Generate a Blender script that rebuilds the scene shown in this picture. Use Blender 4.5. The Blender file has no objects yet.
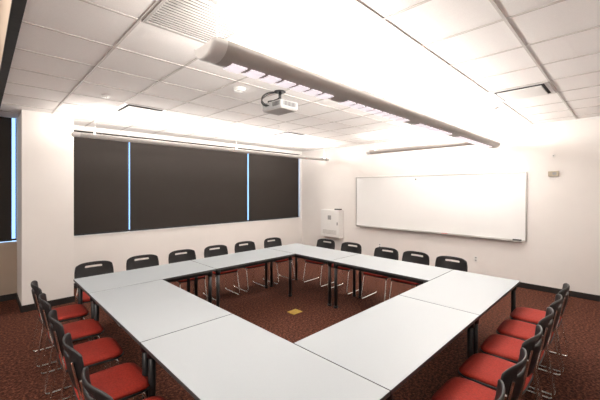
import bpy, bmesh, math, random
from mathutils import Vector, Matrix
random.seed(4)
scene = bpy.context.scene
scene.view_settings.view_transform = 'Standard'
COL = scene.collection
H = 3.05      # ceiling height
WX = 7.27     # whiteboard wall
WY = 7.27     # window wall
XL, YN = -2.6, -1.9
XB = 0.2      # edge of suspended ceiling

# ---------------------------------------------------------------- materials
def mat(name, color, rough=0.5, metal=0.0, emit=None, estr=0.0, noise=None, bump=0.0, bscale=200, spec=0.5):
    m = bpy.data.materials.new(name); m.use_nodes = True
    nt = m.node_tree; b = nt.nodes['Principled BSDF']
    b.inputs['Base Color'].default_value = (*color, 1)
    b.inputs['Roughness'].default_value = rough
    b.inputs['Metallic'].default_value = metal
    b.inputs['Specular IOR Level'].default_value = spec
    if emit:
        b.inputs['Emission Color'].default_value = (*emit, 1)
        b.inputs['Emission Strength'].default_value = estr
    tc = nt.nodes.new('ShaderNodeTexCoord')
    if noise:
        n = nt.nodes.new('ShaderNodeTexNoise'); n.inputs['Scale'].default_value = noise[0]
        n.inputs['Detail'].default_value = 4
        r = nt.nodes.new('ShaderNodeValToRGB')
        r.color_ramp.elements[0].position = 0.35; r.color_ramp.elements[1].position = 0.65
        r.color_ramp.elements[0].color = (*[c*(1-noise[1]) for c in color], 1)
        r.color_ramp.elements[1].color = (*[min(1, c*(1+noise[1])) for c in color], 1)
        nt.links.new(tc.outputs['Object'], n.inputs['Vector'])
        nt.links.new(n.outputs['Fac'], r.inputs['Fac'])
        nt.links.new(r.outputs['Color'], b.inputs['Base Color'])
    if bump:
        n2 = nt.nodes.new('ShaderNodeTexNoise'); n2.inputs['Scale'].default_value = bscale
        bp = nt.nodes.new('ShaderNodeBump'); bp.inputs['Strength'].default_value = bump
        bp.inputs['Distance'].default_value = 0.003
        nt.links.new(tc.outputs['Object'], n2.inputs['Vector'])
        nt.links.new(n2.outputs['Fac'], bp.inputs['Height'])
        nt.links.new(bp.outputs['Normal'], b.inputs['Normal'])
    return m

M_wall = mat('wall_paint', (0.78, 0.745, 0.715), 0.7, noise=(2, 0.015), bump=0.15)
M_wallL = mat('wall_tan_and_shade', (0.40, 0.32, 0.25), 0.7, noise=(2, 0.03))  # tan of the header; also the painted shade under the left window
M_ceil = mat('acoustic_tile', (0.93, 0.91, 0.885), 0.9, noise=(150, 0.025), bump=0.4)
M_grid = mat('ceiling_tbar', (0.62, 0.59, 0.56), 0.6, noise=(5, 0.01))
M_base = mat('baseboard_rubber', (0.016, 0.013, 0.012), 0.5, noise=(8, 0.1))
M_top = mat('table_laminate', (0.37, 0.40, 0.42), 0.4, noise=(300, 0.02))
M_edge = mat('table_edge', (0.05, 0.05, 0.05), 0.5, noise=(30, 0.1))
M_blk = mat('black_steel', (0.008, 0.008, 0.009), 0.4, noise=(30, 0.1))
M_plast = mat('black_plastic', (0.010, 0.010, 0.011), 0.40, noise=(60, 0.1), bump=0.1)
M_red = mat('red_upholstery', (0.31, 0.024, 0.013), 0.75, noise=(90, 0.2), bump=0.4, bscale=400, spec=0.25)
M_chr = mat('chrome', (0.88, 0.87, 0.85), 0.15, 1.0, noise=(5, 0.02))
M_shade = mat('shade_fabric', (0.021, 0.0150, 0.0115), 0.8, noise=(300, 0.15))
M_alu = mat('aluminium', (0.55, 0.54, 0.52), 0.35, 0.9, noise=(20, 0.03))
M_wb = mat('whiteboard_enamel', (0.82, 0.82, 0.81), 0.22, noise=(1.5, 0.01))
M_fix = mat('fixture_paint', (0.42, 0.385, 0.36), 0.45, noise=(10, 0.02))
M_fixm = mat('fixture_paint_light', (0.50, 0.48, 0.46), 0.45, noise=(10, 0.02))
M_fixw = mat('fixture_end_white', (0.70, 0.68, 0.66), 0.45, noise=(10, 0.02))
M_cell = mat('fixture_diffuser', (0.8, 0.76, 0.82), 0.5, emit=(1.0, 0.90, 0.97), estr=0.75, noise=(60, 0.03))
M_up = mat('lamp_lens', (0.9, 0.9, 0.9), 0.5, emit=(1, 0.93, 0.86), estr=3, noise=(5, 0.01))
M_white = mat('white_plastic', (0.78, 0.77, 0.75), 0.4, noise=(10, 0.01))
M_grey = mat('grey_plastic', (0.30, 0.30, 0.30), 0.45, noise=(30, 0.05))
M_lgrey = mat('light_grey_metal', (0.42, 0.40, 0.38), 0.5, noise=(30, 0.03))
M_slot = mat('dark_slot', (0.03, 0.03, 0.03), 0.8, noise=(30, 0.1))
M_brass = mat('floorbox_brass', (0.50, 0.34, 0.06), 0.45, 0.3, noise=(30, 0.1))
M_frame = mat('window_frame', (0.03, 0.03, 0.035), 0.4, noise=(10, 0.1))
M_lens = mat('projector_lens', (0.02, 0.03, 0.06), 0.05, noise=(10, 0.1))
M_redled = mat('red_label', (0.5, 0.05, 0.03), 0.5, noise=(20, 0.05))
M_tan = mat('beige_plastic', (0.42, 0.36, 0.27), 0.5, noise=(20, 0.05))

def carpet():
    m = bpy.data.materials.new('carpet'); m.use_nodes = True
    nt = m.node_tree; b = nt.nodes['Principled BSDF']; b.inputs['Roughness'].default_value = 0.95
    b.inputs['Specular IOR Level'].default_value = 0.15
    tc = nt.nodes.new('ShaderNodeTexCoord')
    n = nt.nodes.new('ShaderNodeTexNoise'); n.inputs['Scale'].default_value = 38; n.inputs['Detail'].default_value = 6
    n.inputs['Roughness'].default_value = 0.75
    r = nt.nodes.new('ShaderNodeValToRGB'); e = r.color_ramp.elements
    e[0].position = 0.39; e[0].color = (0.020, 0.007, 0.005, 1)
    e[1].position = 0.61; e[1].color = (0.185, 0.064, 0.036, 1)
    k = r.color_ramp.elements.new(0.5); k.color = (0.068, 0.022, 0.013, 1)
    nt.links.new(tc.outputs['Object'], n.inputs['Vector'])
    nt.links.new(n.outputs['Fac'], r.inputs['Fac'])
    nt.links.new(r.outputs['Color'], b.inputs['Base Color'])
    n2 = nt.nodes.new('ShaderNodeTexNoise'); n2.inputs['Scale'].default_value = 250
    bp = nt.nodes.new('ShaderNodeBump'); bp.inputs['Strength'].default_value = 0.6; bp.inputs['Distance'].default_value = 0.006
    nt.links.new(tc.outputs['Object'], n2.inputs['Vector'])
    nt.links.new(n2.outputs['Fac'], bp.inputs['Height']); nt.links.new(bp.outputs['Normal'], b.inputs['Normal'])
    return m
M_carpet = carpet()

def glass():
    m = bpy.data.materials.new('window_glass'); m.use_nodes = True
    nt = m.node_tree; nt.nodes.clear()
    o = nt.nodes.new('ShaderNodeOutputMaterial'); mx = nt.nodes.new('ShaderNodeMixShader')
    t = nt.nodes.new('ShaderNodeBsdfTransparent'); g = nt.nodes.new('ShaderNodeBsdfGlossy')
    g.inputs['Roughness'].default_value = 0.02; mx.inputs[0].default_value = 0.07
    t.inputs['Color'].default_value = (0.85, 0.93, 1, 1)
    nt.links.new(t.outputs[0], mx.inputs[1]); nt.links.new(g.outputs[0], mx.inputs[2]); nt.links.new(mx.outputs[0], o.inputs[0])
    return m
M_glass = glass()

# ---------------------------------------------------------------- helpers
def box(bm, x0, x1, y0, y1, z0, z1, mi=0, bev=0.0, seg=2):
    g = bmesh.ops.create_cube(bm, size=1.0)
    vs = g['verts']
    for v in vs:
        v.co = Vector((x0+(v.co.x+.5)*(x1-x0), y0+(v.co.y+.5)*(y1-y0), z0+(v.co.z+.5)*(z1-z0)))
    fs = set(f for v in vs for f in v.link_faces)
    for f in fs: f.material_index = mi
    if bev:
        es = list(set(e for v in vs for e in v.link_edges))
        r = bmesh.ops.bevel(bm, geom=es, offset=bev, segments=seg, affect='EDGES', profile=0.5)
        for f in r['faces']: f.material_index = mi

def cyl(bm, p0, p1, r, mi=0, seg=16, r2=None):
    p0, p1 = Vector(p0), Vector(p1); d = p1-p0
    q = d.to_track_quat('Z', 'Y').to_matrix().to_4x4()
    M = Matrix.Translation((p0+p1)/2) @ q
    g = bmesh.ops.create_cone(bm, cap_ends=True, segments=seg, radius1=r, radius2=r if r2 is None else r2, depth=d.length, matrix=M)
    for f in set(f for v in g['verts'] for f in v.link_faces):
        f.material_index = mi
        if len(f.verts) == 4: f.smooth = True

def mesh_data(name, bm, mats):
    me = bpy.data.meshes.new(name); bm.normal_update(); bm.to_mesh(me); bm.free()
    for m in mats: me.materials.append(m)
    return me

def obj(name, me, parent=None, loc=None, rotz=0):
    o = bpy.data.objects.new(name, me); COL.objects.link(o)
    if parent: o.parent = parent
    if loc: o.location = loc
    o.rotation_euler = (0, 0, rotz)
    return o

def empty(name, loc, rotz=0):
    o = bpy.data.objects.new(name, None); COL.objects.link(o)
    o.location = loc; o.rotation_euler = (0, 0, rotz); o.empty_display_size = 0.1
    return o

def boxes(name, lst, mats, parent=None, bev=0.0):
    bm = bmesh.new()
    for b in lst:
        box(bm, *b[:6], mi=b[6] if len(b) > 6 else 0, bev=bev)
    return obj(name, mesh_data(name, bm, mats), parent)

def fillet(pts, r, n=6):
    pts = [Vector(p) for p in pts]; out = [pts[0]]
    for i in range(1, len(pts)-1):
        a, b, c = pts[i-1], pts[i], pts[i+1]
        u = (a-b); v = (c-b); d = min(r, u.length*.45, v.length*.45)
        p, q = b+u.normalized()*d, b+v.normalized()*d
        for k in range(n+1):
            t = k/n; out.append(p*(1-t)**2 + b*2*t*(1-t) + q*t*t)
    out.append(pts[-1]); return out

def tube_curve(name, paths, r, m):
    cu = bpy.data.curves.new(name, 'CURVE'); cu.dimensions = '3D'
    cu.bevel_depth = r; cu.bevel_resolution = 3; cu.use_fill_caps = True
    for pts in paths:
        sp = cu.splines.new('POLY'); sp.points.add(len(pts)-1)
        for i, p in enumerate(pts): sp.points[i].co = (*p, 1)
        sp.use_smooth = True
    cu.materials.append(m); return cu

# ---------------------------------------------------------------- room shell
boxes('floor', [(XL, WX+.15, YN, WY+.15, -.1, 0)], [M_carpet])
boxes('ceiling', [(XB, WX+.15, YN, WY+.005, H, H+.08)], [M_ceil])
boxes('ceiling_upper', [(XL, XB, YN, WY+.15, 4.4, 4.48)], [M_ceil])
boxes('wall_header', [(XB-.05, XB, YN, WY, H+.0, 4.4)], [M_wallL])
boxes('trim_partition_track', [(XB-.055, XB+.012, YN, WY, H-.02, H)], [M_slot])
boxes('wall_right', [(WX, WX+.15, YN, WY+.15, 0, H)], [M_wall])
boxes('wall_near', [(XL, WX+.15, YN-.15, YN, 0, 4.48)], [M_wall])
boxes('wall_left', [(XL-.15, XL, YN-.15, WY+.15, 0, 4.48)], [M_wall])
SZ, TZ = 0.957, 2.965
boxes('wall_window', [
    (.45, WX, WY, WY+.15, 0, SZ),
    (.45, WX, WY, WY+.15, TZ, H+.08),
    (.45, 1.22, WY, WY+.15, SZ, TZ),
    (7.2, WX, WY, WY+.15, SZ, TZ),
    (XL, .45, WY, WY+.15, 3.35, 4.48),
    (XL, -1.9, WY, WY+.15, SZ, 3.35),
], [M_wall])
boxes('wall_sill_shaded', [(XL, .45, WY, WY+.15, 0, SZ)], [M_wallL])  # shade under the left window painted in as darker tan wall colour
boxes('wall_pier', [(.45, 1.1, 6.4, WY, 0, H)], [M_wall])
boxes('baseboard_window', [(1.1, WX, WY-.012, WY, 0, .10), (XL, .45, WY-.012, WY, 0, .10)], [M_base])
boxes('baseboard_pier', [(.438, 1.112, 6.388, 6.4, 0, .10), (.438, .45, 6.4, WY-.012, 0, .10), (1.1, 1.112, 6.4, WY-.012, 0, .10)], [M_base])
boxes('baseboard_right', [(WX-.012, WX, YN, WY-.012, 0, .10)], [M_base])
boxes('baseboard_near', [(XL, WX-.012, YN, YN+.012, 0, .10)], [M_base])
boxes('trim_sill', [(1.2, WX, WY-.015, WY+.15, SZ-.0, SZ+.018)], [M_white])

wins = [(1.22, 2.215), (2.215, 5.235), (5.235, 7.2)]
def window(i, x0, x1, z0, z1):
    e = empty('window_%d' % i, ((x0+x1)/2, WY+.12, z0))
    w = (x1-x0)/2; h = z1-z0
    boxes('frame', [(-w, -w+.012, -.02, .02, .02, h), (w-.012, w, -.02, .02, .02, h), (-w, w, -.02, .02, .02, .05), (-w, w, -.02, .02, h-.04, h)], [M_frame], e)
    boxes('glass', [(-w+.012, w-.012, -.003, .003, .05, h-.04)], [M_glass], e)
for i, (a, b) in enumerate(wins): window(i+1, a, b, SZ, TZ)
window(4, -1.9, .45, SZ, 3.35)

def shade(x0, x1, z0, z1):
    e = empty('roller_shade', ((x0+x1)/2, WY+.045, z0))
    w = (x1-x0)/2; h = z1-z0
    boxes('fabric', [(-w, w, -.002, .002, 0.02, h)], [M_shade], e)
    bm = bmesh.new(); cyl(bm, (-w, 0, h-.03), (w, 0, h-.03), .026); obj('tube', mesh_data('tube', bm, [M_shade]), e)
    boxes('hem_bar', [(-w, w, -.008, .008, .0, .028)], [M_blk], e, bev=.003)
shade(1.25, 2.185, SZ+.022, TZ-.002)
shade(2.235, 5.21, SZ+.022, TZ-.002)
shade(5.255, 7.165, SZ+.022, TZ-.002)
shade(-1.85, .385, SZ+.022, 3.34)

# ceiling t-bar grid
bm = bmesh.new()
t = .010
k = 1
while XB+.61*k < WX:
    x = XB+.61*k; box(bm, x-t, x+t, YN, WY, H-.006, H+.001); k += 1
for j in range(-3, 12):
    y = .61*j
    if YN < y < WY: box(bm, XB, WX, y-t, y+t, H-.0055, H+.001)
obj('ceiling_grid', mesh_data('ceiling_grid', bm, [M_grid]))
boxes('trim_ceiling_angle', [(WX-.02, WX, YN, WY, H-.02, H), (1.1, WX-.02, WY-.02, WY, H-.02, H)], [M_white])

# ---------------------------------------------------------------- pendant fixtures
def area(e, name, loc, rot, sx, sy, en, col):
    ld = bpy.data.lights.new(name, 'AREA'); ld.shape = 'RECTANGLE'; ld.size = sx; ld.size_y = sy
    ld.energy = en; ld.color = col
    lo = bpy.data.objects.new(name, ld); COL.objects.link(lo); lo.parent = e
    lo.location = loc; lo.rotation_euler = rot

def pendant(name, L, w, h, zb, loc, rotz, rods, cells, up_power, down_power, body=None):
    """runs along local x from 0..L, origin at fixture start; zb bottom z."""
    e = empty(name, (loc[0], loc[1], zb), rotz)
    a = w/2; n = 14
    prof = []
    for i in range(n+1):
        th = math.pi*i/n
        y = -a*math.cos(th); z = h*(1-math.sin(th)**0.8) if 0 < i < n else h
        if abs(y) < a*.42: z = 0
        prof.append((y, z))
    full = prof + [(a*.82, h*.86), (-a*.82, h*.86)]
    bm = bmesh.new()
    rings = []
    for x, s in ((0, .82), (.012, .95), (.03, 1), (.10, 1), (L-.10, 1), (L-.03, 1), (L-.012, .95), (L, .82)):
        rings.append([bm.verts.new((x, y*s, h*.5+(z-h*.5)*s)) for y, z in full])
    m = len(full)
    for ri, (r0, r1) in enumerate(zip(rings, rings[1:])):
        for i in range(m):
            f = bm.faces.new((r0[i], r0[(i+1) % m], r1[(i+1) % m], r1[i])); f.smooth = i < n
            f.material_index = 0 if ri == 3 else 1
    bm.faces.new(rings[0][::-1]).material_index = 1; bm.faces.new(rings[-1]).material_index = 1
    bmesh.ops.recalc_face_normals(bm, faces=bm.faces)
    obj('housing', mesh_data('housing', bm, [body or M_fix, M_fixw]), e)
    boxes('uplight_lens', [(.05, L-.05, -a*.7, a*.7, h*.87, h*.87+.006)], [M_up], e)
    if cells:
        bm = bmesh.new()
        for (s0, s1, pitch, fill) in cells:
            x = s0
            while x+pitch*fill <= s1:
                box(bm, x, x+pitch*fill, -a*.42, a*.42, -.004, .004); x += pitch
        obj('louvre_cells', mesh_data('louvre_cells', bm, [M_cell]), e)
    bm = bmesh.new()
    for x in rods:
        cyl(bm, (x, 0, h*.8), (x, 0, H-zb-.0), .004, seg=8)
        cyl(bm, (x, 0, H-zb-.02), (x, 0, H-zb), .035, r2=.05, seg=20)
        cyl(bm, (x, 0, h*.86), (x, 0, h*.86+.035), .012, seg=12)
    obj('suspension_rods', mesh_data('suspension_rods', bm, [M_alu]), e)
    if up_power:   # batwing distribution: two tilted strips
        for s in (-1, 1):
            area(e, 'uplight', (L/2, s*a*.45, h+.03), (math.pi - s*math.radians(-70), 0, 0), L-.2, .05, up_power/2, (1, .935, .875))
    if down_power:
        area(e, 'downlight', (L/2, 0, -.02), (0, 0, 0), L-.2, w*.4, down_power, (1, .95, .90))
    return e
cells = [(.18, 1.30, .15, .76), (1.40, 2.7, .15, .76), (2.85, 4.0, .15, .76), (4.2, 5.95, .15, .76)]
pendant('fill_pendant', 6.15, .26, .10, 2.645, (.97, 1.83), 0, [.10, 3.05, 5.95], cells, 205, 55)
pendant('fill_pendant', 5.9, .13, .070, 2.640, (.98, 5.85), 0, [.3, 2.9, 5.75], [], 150, 38, M_fixm)
pendant('fill_pendant', 2.5, .14, .085, 2.66, (6.40, 1.75), math.pi/2, [.15, 2.3], [], 34, 12, M_fix)
pendant('fill_pendant', 4.0, .2, .09, 2.9, (-1.3, .4), math.pi/2, [.3, 3.7], [(.3, 3.7, .115, .8)], 130, 75)  # added fill lamp out of view, brightens left chairs and header

# ---------------------------------------------------------------- tables
TH = .735
W_ = .785; LX = 1.535; LY = 1.57
def table_meshes(L_):
    bm = bmesh.new(); L, W = (L_-.006)/2, (W_-.006)/2
    box(bm, -L, L, -W, W, TH-.028, TH, 1, bev=.003)
    bm.normal_update()
    for f in bm.faces:
        if f.normal.z > .9 and f.calc_center_median().z > TH-.004: f.material_index = 0
    top = mesh_data('table_top', bm, [M_top, M_edge])
    bm = bmesh.new()
    a, b = L-.06, W-.06
    for s in (-1, 1):
        box(bm, -a, a, s*b-.012, s*b+.012, TH-.075, TH-.028)
        box(bm, s*a-.012, s*a+.012, -b, b, TH-.075, TH-.028)
    for sx in (-1, 1):
        for sy in (-1, 1):
            cyl(bm, (sx*a, sy*b, .02), (sx*a, sy*b, TH-.028), .025, seg=16)
            cyl(bm, (sx*a, sy*b, 0), (sx*a, sy*b, .03), .032, seg=16)
            cyl(bm, (sx*a, sy*b, TH-.10), (sx*a, sy*b, TH-.028), .034, seg=16)
    fr = mesh_data('table_frame', bm, [M_blk])
    return top, fr
TX = table_meshes(LX); TY = table_meshes(LY)
X0, Y0 = 0.825, 0.915
SX = W_+2*LX; SY = W_+2*LY
def table(cx, cy, T, rot):
    e = empty('conference_table', (cx, cy, 0), rot)
    obj('table_top', T[0], e); obj('table_frame', T[1], e)
q = math.pi/2
for i in range(2):
    table(X0+LX/2+i*LX, Y0+SY-W_/2, TX, 0)              # window side, from left corner
    table(X0+W_/2, Y0+LY/2+i*LY, TY, q)                 # left side, from near corner
    table(X0+W_+LX/2+i*LX, Y0+W_/2, TX, 0)              # near-right side
    table(X0+SX-W_/2, Y0+W_+LY/2+i*LY, TY, q)           # whiteboard side

# ---------------------------------------------------------------- chairs
def chair_parts():
    def squircle(bm, sc, ztop, zbot, dome, mi):
        n = 14; vt = {}
        for i in range(n+1):
            for j in range(n+1):
                u = -1+2*i/n; v = -1+2*j/n
                p = 5.0
                m = max(abs(u), abs(v))
                nn = (abs(u)**p+abs(v)**p)**(1/p)
                k_ = m/nn if nn > 0 else 1
                x, y = u*k_, v*k_
                wx = .225+.012*y
                vt[i, j] = (x*wx*sc, y*.215*sc, m, y)
        top = {}; bot = {}
        for key, (x, y, m, vv) in vt.items():
            z = ztop - dome*m**5 - (.012*max(0, vv)**3) - .006*(1-m*m)
            top[key] = bm.verts.new((x, y, z)); bot[key] = bm.verts.new((x*.97, y*.97, zbot))
        for i in range(n):
            for j in range(n):
                f = bm.faces.new((top[i, j], top[i+1, j], top[i+1, j+1], top[i, j+1])); f.smooth = True
                bm.faces.new((bot[i, j], bot[i, j+1], bot[i+1, j+1], bot[i+1, j]))
        ring = [(i, 0) for i in range(n)]+[(n, j) for j in range(n)]+[(i, n) for i in range(n, 0, -1)]+[(0, j) for j in range(n, 0, -1)]
        for a, b in zip(ring, ring[1:]+ring[:1]):
            f = bm.faces.new((bot[a], bot[b], top[b], top[a])); f.smooth = True
    bm = bmesh.new(); squircle(bm, 1, .478, .437, .022, 0)
    seat = mesh_data('seat_cushion', bm, [M_red])
    bm = bmesh.new(); squircle(bm, 1.03, .446, .425, .006, 0)
    shell = mesh_data('seat_shell', bm, [M_plast])
    bm = bmesh.new(); nx, nz = 22, 13; V = {}
    for i in range(nx+1):
        for j in range(nz+1):
            u = -1+2*i/nx; s = j/nz
            hw = .205+.03*math.sin(math.pi*min(1, s*.75+.1))
            x = u*hw
            z = .525+.315*s - (.035*abs(u)**5)*s + .03*abs(u)**4*(1-s)
            y = -.225-.06*s-.01*math.sin(math.pi*s) + .065*u*u
            V[i, j] = bm.verts.new((x, y, z))
    for i in range(nx):
        for j in range(nz):
            uc = -1+2*(i+.5)/nx; sc = (j+.5)/nz
            if abs(uc) < .46 and .76 < sc < .87: continue
            f = bm.faces.new((V[i, j], V[i+1, j], V[i+1, j+1], V[i, j+1])); f.smooth = True
    back = mesh_data('backrest', bm, [M_plast])
    paths = []
    for s in (-1, 1):
        x = s*.205
        paths.append(fillet([(s*.165, -.262, .76), (s*.18, -.225, .56), (x, -.20, .425), (x+s*.012, -.27, .012), (x+s*.012, .235, .012), (x, .15, .425), (x, -.15, .425)], .045))
    paths.append([Vector((-.205, .12, .42)), Vector((.205, .12, .42))])
    paths.append([Vector((-.205, -.12, .42)), Vector((.205, -.12, .42))])
    frame = tube_curve('frame', paths, .0095, M_chr)
    return seat, shell, back, frame
C_seat, C_shell, C_back, C_frame = chair_parts()
def chair(x, y, rot):
    e = empty('stacking_chair', (x, y, 0), rot)
    obj('seat_cushion', C_seat, e); obj('seat_shell', C_shell, e)
    b = obj('backrest', C_back, e)
    md = b.modifiers.new('sol', 'SOLIDIFY'); md.thickness = .016; md.offset = 0
    md = b.modifiers.new('sub', 'SUBSURF'); md.levels = 1; md.render_levels = 1
    obj('sled_frame', C_frame, e)
def jit(): return math.radians(random.uniform(-3, 3))
OFF = .27
for X in (1.126, 1.76, 2.39, 3.01, 3.635, 4.34): chair(X, 5.25-OFF, math.pi+jit())
for Y in (4.30, 3.67, 2.93, 2.41, 1.85): chair(5.05-OFF, Y, math.pi/2+jit())
for Y in (4.49, 3.86, 3.24, 2.61, 2.02): chair(.41+OFF, Y, -math.pi/2+jit())
for X in (4.36, 3.84, 3.33, 2.82, 2.31, 1.80): chair(X, .445+OFF, jit()*.6)

# ---------------------------------------------------------------- whiteboard
e = empty('whiteboard', (WX, 3.25, .895))
hw = 1.91; h = 1.27
boxes('panel', [(-.018, -.002, -hw, hw, 0, h)], [M_wb], e)
boxes('frame', [(-.026, 0, -hw-.018, -hw+.006, -.02, h+.02), (-.026, 0, hw-.006, hw+.018, -.02, h+.02),
                (-.026, 0, -hw, hw, h-.006, h+.02), (-.026, 0, -hw, hw, -.02, .006)], [M_alu], e, bev=.003)
boxes('marker_tray', [(-.085, -.0, -hw+.05, hw-.05, -.032, -.018), (-.09, -.08, -hw+.05, hw-.05, -.032, -.008)], [M_alu], e, bev=.002)
boxes('eraser', [(-.07, -.025, -hw+.06, -hw+.2, -.018, .015)], [M_blk], e, bev=.005)
bm = bmesh.new(); cyl(bm, (-.05, -.5, -.01), (-.05, -.37, -.01), .008, seg=10); obj('marker', mesh_data('marker', bm, [M_redled]), e)
boxes('magnet', [(-.03, -.018, .22, .245, h-.09, h-.06)], [M_blk], e, bev=.004)

# wall-mounted equipment cabinet
e = empty('wall_cabinet', (WX, 5.95, .50))
boxes('body', [(-.20, 0, -.34, .34, 0, .78)], [M_white], e, bev=.012)
boxes('door', [(-.212, -.2, -.325, .325, .02, .76)], [M_white], e, bev=.004)
boxes('vents', [(-.215, -.21, -.25, .25, .10+i*.03, .112+i*.03) for i in range(4)], [M_lgrey], e)
boxes('control_panel', [(-.217, -.21, -.06, .06, .5, .62), (-.219, -.216, -.03, .03, .56, .6)], [M_grey], e)
boxes('latch', [(-.22, -.21, -.29, -.27, .36, .44)], [M_blk], e)
boxes('document_tray', [(-.14, -.03, -.30, -.12, .78, .81)], [M_blk], e, bev=.004)

e = empty('thermostat', (WX, .93, 2.13))
boxes('body', [(-.03, 0.002, -.075, .075, -.045, .045)], [M_tan], e, bev=.006)
boxes('display', [(-.032, -.029, -.045, .01, -.02, .025)], [M_grey], e)
e = empty('wall_sensor', (WX, .93, 2.45))
boxes('body', [(-.02, 0.002, -.02, .02, -.02, .02)], [M_white], e, bev=.004)
boxes('lens', [(-.022, -.019, -.008, .008, -.008, .008)], [M_grey], e)
def outlet(x, y, z, rot):
    e = empty('wall_outlet', (x, y, z), rot)
    boxes('plate', [(-.008, 0, -.038, .038, -.06, .06)], [M_white], e, bev=.003)
    boxes('sockets', [(-.010, -.007, -.016, .016, .012, .042), (-.010, -.007, -.016, .016, -.042, -.012)], [M_grey], e)
outlet(WX, 4.45, .42, 0); outlet(WX, 2.2, .42, 0)

# ---------------------------------------------------------------- ceiling devices
def grille(x0, y0, sx, sy, n, m, m2, name='ceiling_air_grille'):
    e = empty(name, (x0, y0, H))
    boxes('frame', [(0, sx, 0, .025, -.012, 0), (0, sx, sy-.025, sy, -.012, 0), (0, .025, .025, sy-.025, -.012, 0), (sx-.025, sx, .025, sy-.025, -.012, 0)], [M_lgrey], e, bev=.002)
    boxes('backing', [(.025, sx-.025, .025, sy-.025, -.004, -.002)], [m], e)
    d = (sx-.05)/n
    boxes('louvres', [(.025, sx-.025, .025+i*d, .025+(i+.5)*d, -.009, -.004) for i in range(n)], [m2], e)
grille(.82, 1.87, .59, .56, 16, M_slot, M_lgrey)
grille(3.26, 1.87, .59, .56, 16, M_slot, M_grey)
def diffuser(cx, cy, rot=0):
    e = empty('ceiling_air_diffuser', (cx, cy, H), rot)
    boxes('frame', [(-.29, .29, -.29, .29, -.008, 0)], [M_white], e, bev=.002)
    boxes('throat', [(-.25, .25, -.25, .25, -.012, -.008)], [M_slot], e)
    boxes('plaque', [(-.225, .225, -.225, .225, -.028, -.016)], [M_white], e, bev=.002)
    boxes('hanger', [(-.03, .03, -.03, .03, -.018, -.01)], [M_grey], e)
for c in ((1.725, 5.185), (4.775, 5.185), (4.775, .915)): diffuser(*c)

def detector(name, x, y, r, h, m2=None):
    e = empty(name, (x, y, H))
    bm = bmesh.new()
    cyl(bm, (0, 0, 0), (0, 0, -h*.45), r, seg=28); cyl(bm, (0, 0, -h*.45), (0, 0, -h), r*.9, r2=r*.9, seg=28)
    cyl(bm, (0, 0, -h), (0, 0, -h*1.3), r*.45, r2=r*.6, seg=20)
    obj('housing', mesh_data('housing', bm, [M_white]), e)
    boxes('led', [(-.004, .004, -r*.5, -r*.5+.008, -h-.003, -h+.001)], [M_redled], e)
detector('smoke_detector', 2.2, 3.25, .075, .04)
detector('occupancy_sensor', 1.15, 4.7, .05, .025)
detector('smoke_detector', 5.4, 1.4, .06, .03)
def sprinkler(x, y):
    e = empty('fire_sprinkler', (x, y, H))
    bm = bmesh.new(); cyl(bm, (0, 0, -.001), (0, 0, -.006), .03, seg=20); cyl(bm, (0, 0, -.006), (0, 0, -.03), .007, seg=10); cyl(bm, (0, 0, -.03), (0, 0, -.034), .014, seg=16)
    obj('head', mesh_data('head', bm, [M_white]), e)
for p in ((4.0, 4.6), (4.8, 2.2)): sprinkler(*p)

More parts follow.
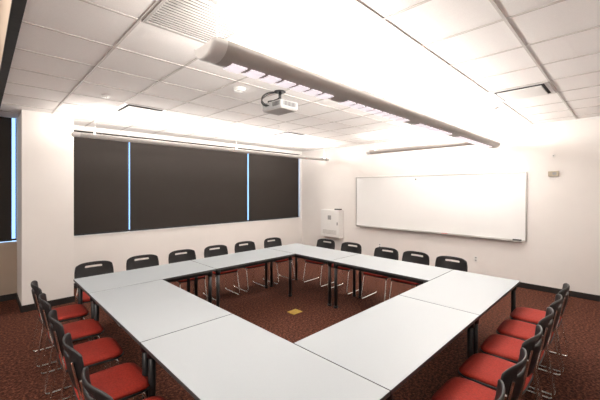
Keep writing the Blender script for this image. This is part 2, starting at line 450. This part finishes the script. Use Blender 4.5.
# projector
e = empty('ceiling_projector', (2.62, 3.0, 0), math.radians(0))
bm = bmesh.new()
cyl(bm, (0, 0, H-.012), (0, 0, H), .07, seg=24)
cyl(bm, (0, 0, H-.10), (0, 0, H-.01), .018, seg=14)
box(bm, -.05, .05, -.05, .05, H-.115, H-.10)
for a in range(4):
    an = math.pi/4+a*math.pi/2
    c, s = math.cos(an), math.sin(an)
    cyl(bm, (c*.04, s*.04, H-.108), (c*.15, s*.13, H-.125), .008, seg=8)
    cyl(bm, (c*.15, s*.13, H-.125), (c*.15, s*.13, H-.145), .010, seg=8)
obj('mount', mesh_data('mount', bm, [M_blk]), e)
zb = H-.245
boxes('body', [(-.14, .14, -.18, .18, zb, zb+.10)], [M_grey], e, bev=.018)
boxes('lower_shell', [(-.13, .13, -.17, .17, zb-.006, zb+.03)], [M_lgrey], e, bev=.01)
boxes('vents', [(-.1425, -.139, -.15+i*.022, -.14+i*.022, zb+.03, zb+.08) for i in range(6)] + [(-.1+i*.022, -.09+i*.022, -.1825, -.179, zb+.03, zb+.08) for i in range(9)], [M_slot], e)
bm = bmesh.new(); cyl(bm, (.13, .07, zb+.05), (.165, .07, zb+.05), .04, seg=24); obj('lens_ring', mesh_data('lens_ring', bm, [M_blk]), e)
bm = bmesh.new(); cyl(bm, (.165, .07, zb+.05), (.168, .07, zb+.05), .03, seg=24); obj('lens', mesh_data('lens', bm, [M_lens]), e)
cab = []
for dx, dy, sag in ((-.03, .10, .05), (.02, .14, .02), (-.05, .06, .08)):
    P0 = Vector((-.142, dy*.6, zb+.05)); P3 = Vector((-.02+dx*.3, .03, H-.01))
    P1 = P0+Vector((-.10-sag, dy*.4, .02)); P2 = P3+Vector((-.10-sag, dy, -.01))
    cab.append([P0*(1-t)**3+P1*3*t*(1-t)**2+P2*3*t*t*(1-t)+P3*t**3 for t in [i/14 for i in range(15)]])
obj('cables', tube_curve('cables', cab, .005, M_blk), e)

# floor box
e = empty('floor_outlet_box', (3.38, 3.53, 0), 0)
boxes('cover', [(-.09, .09, -.075, .075, 0, .008)], [M_brass], e, bev=.003)
boxes('flap', [(-.06, .06, -.045, .045, .008, .011)], [M_brass], e, bev=.001)

# ---------------------------------------------------------------- world (daylight behind the shades)
w = bpy.data.worlds.new('daylight'); scene.world = w; w.use_nodes = True
bg = w.node_tree.nodes['Background']; bg.inputs['Color'].default_value = (.45, .68, 1.0, 1); bg.inputs['Strength'].default_value = 2.2

# ---------------------------------------------------------------- camera
cd = bpy.data.cameras.new('camera'); cd.sensor_width = 36; cd.lens = 324/600*36; cd.shift_y = -10/600; cd.clip_start = .05
co = bpy.data.objects.new('camera', cd); COL.objects.link(co)
co.location = (0, 0, 1.84); co.rotation_euler = (math.pi/2, 0, -math.atan2(.703, .711))
scene.camera = co
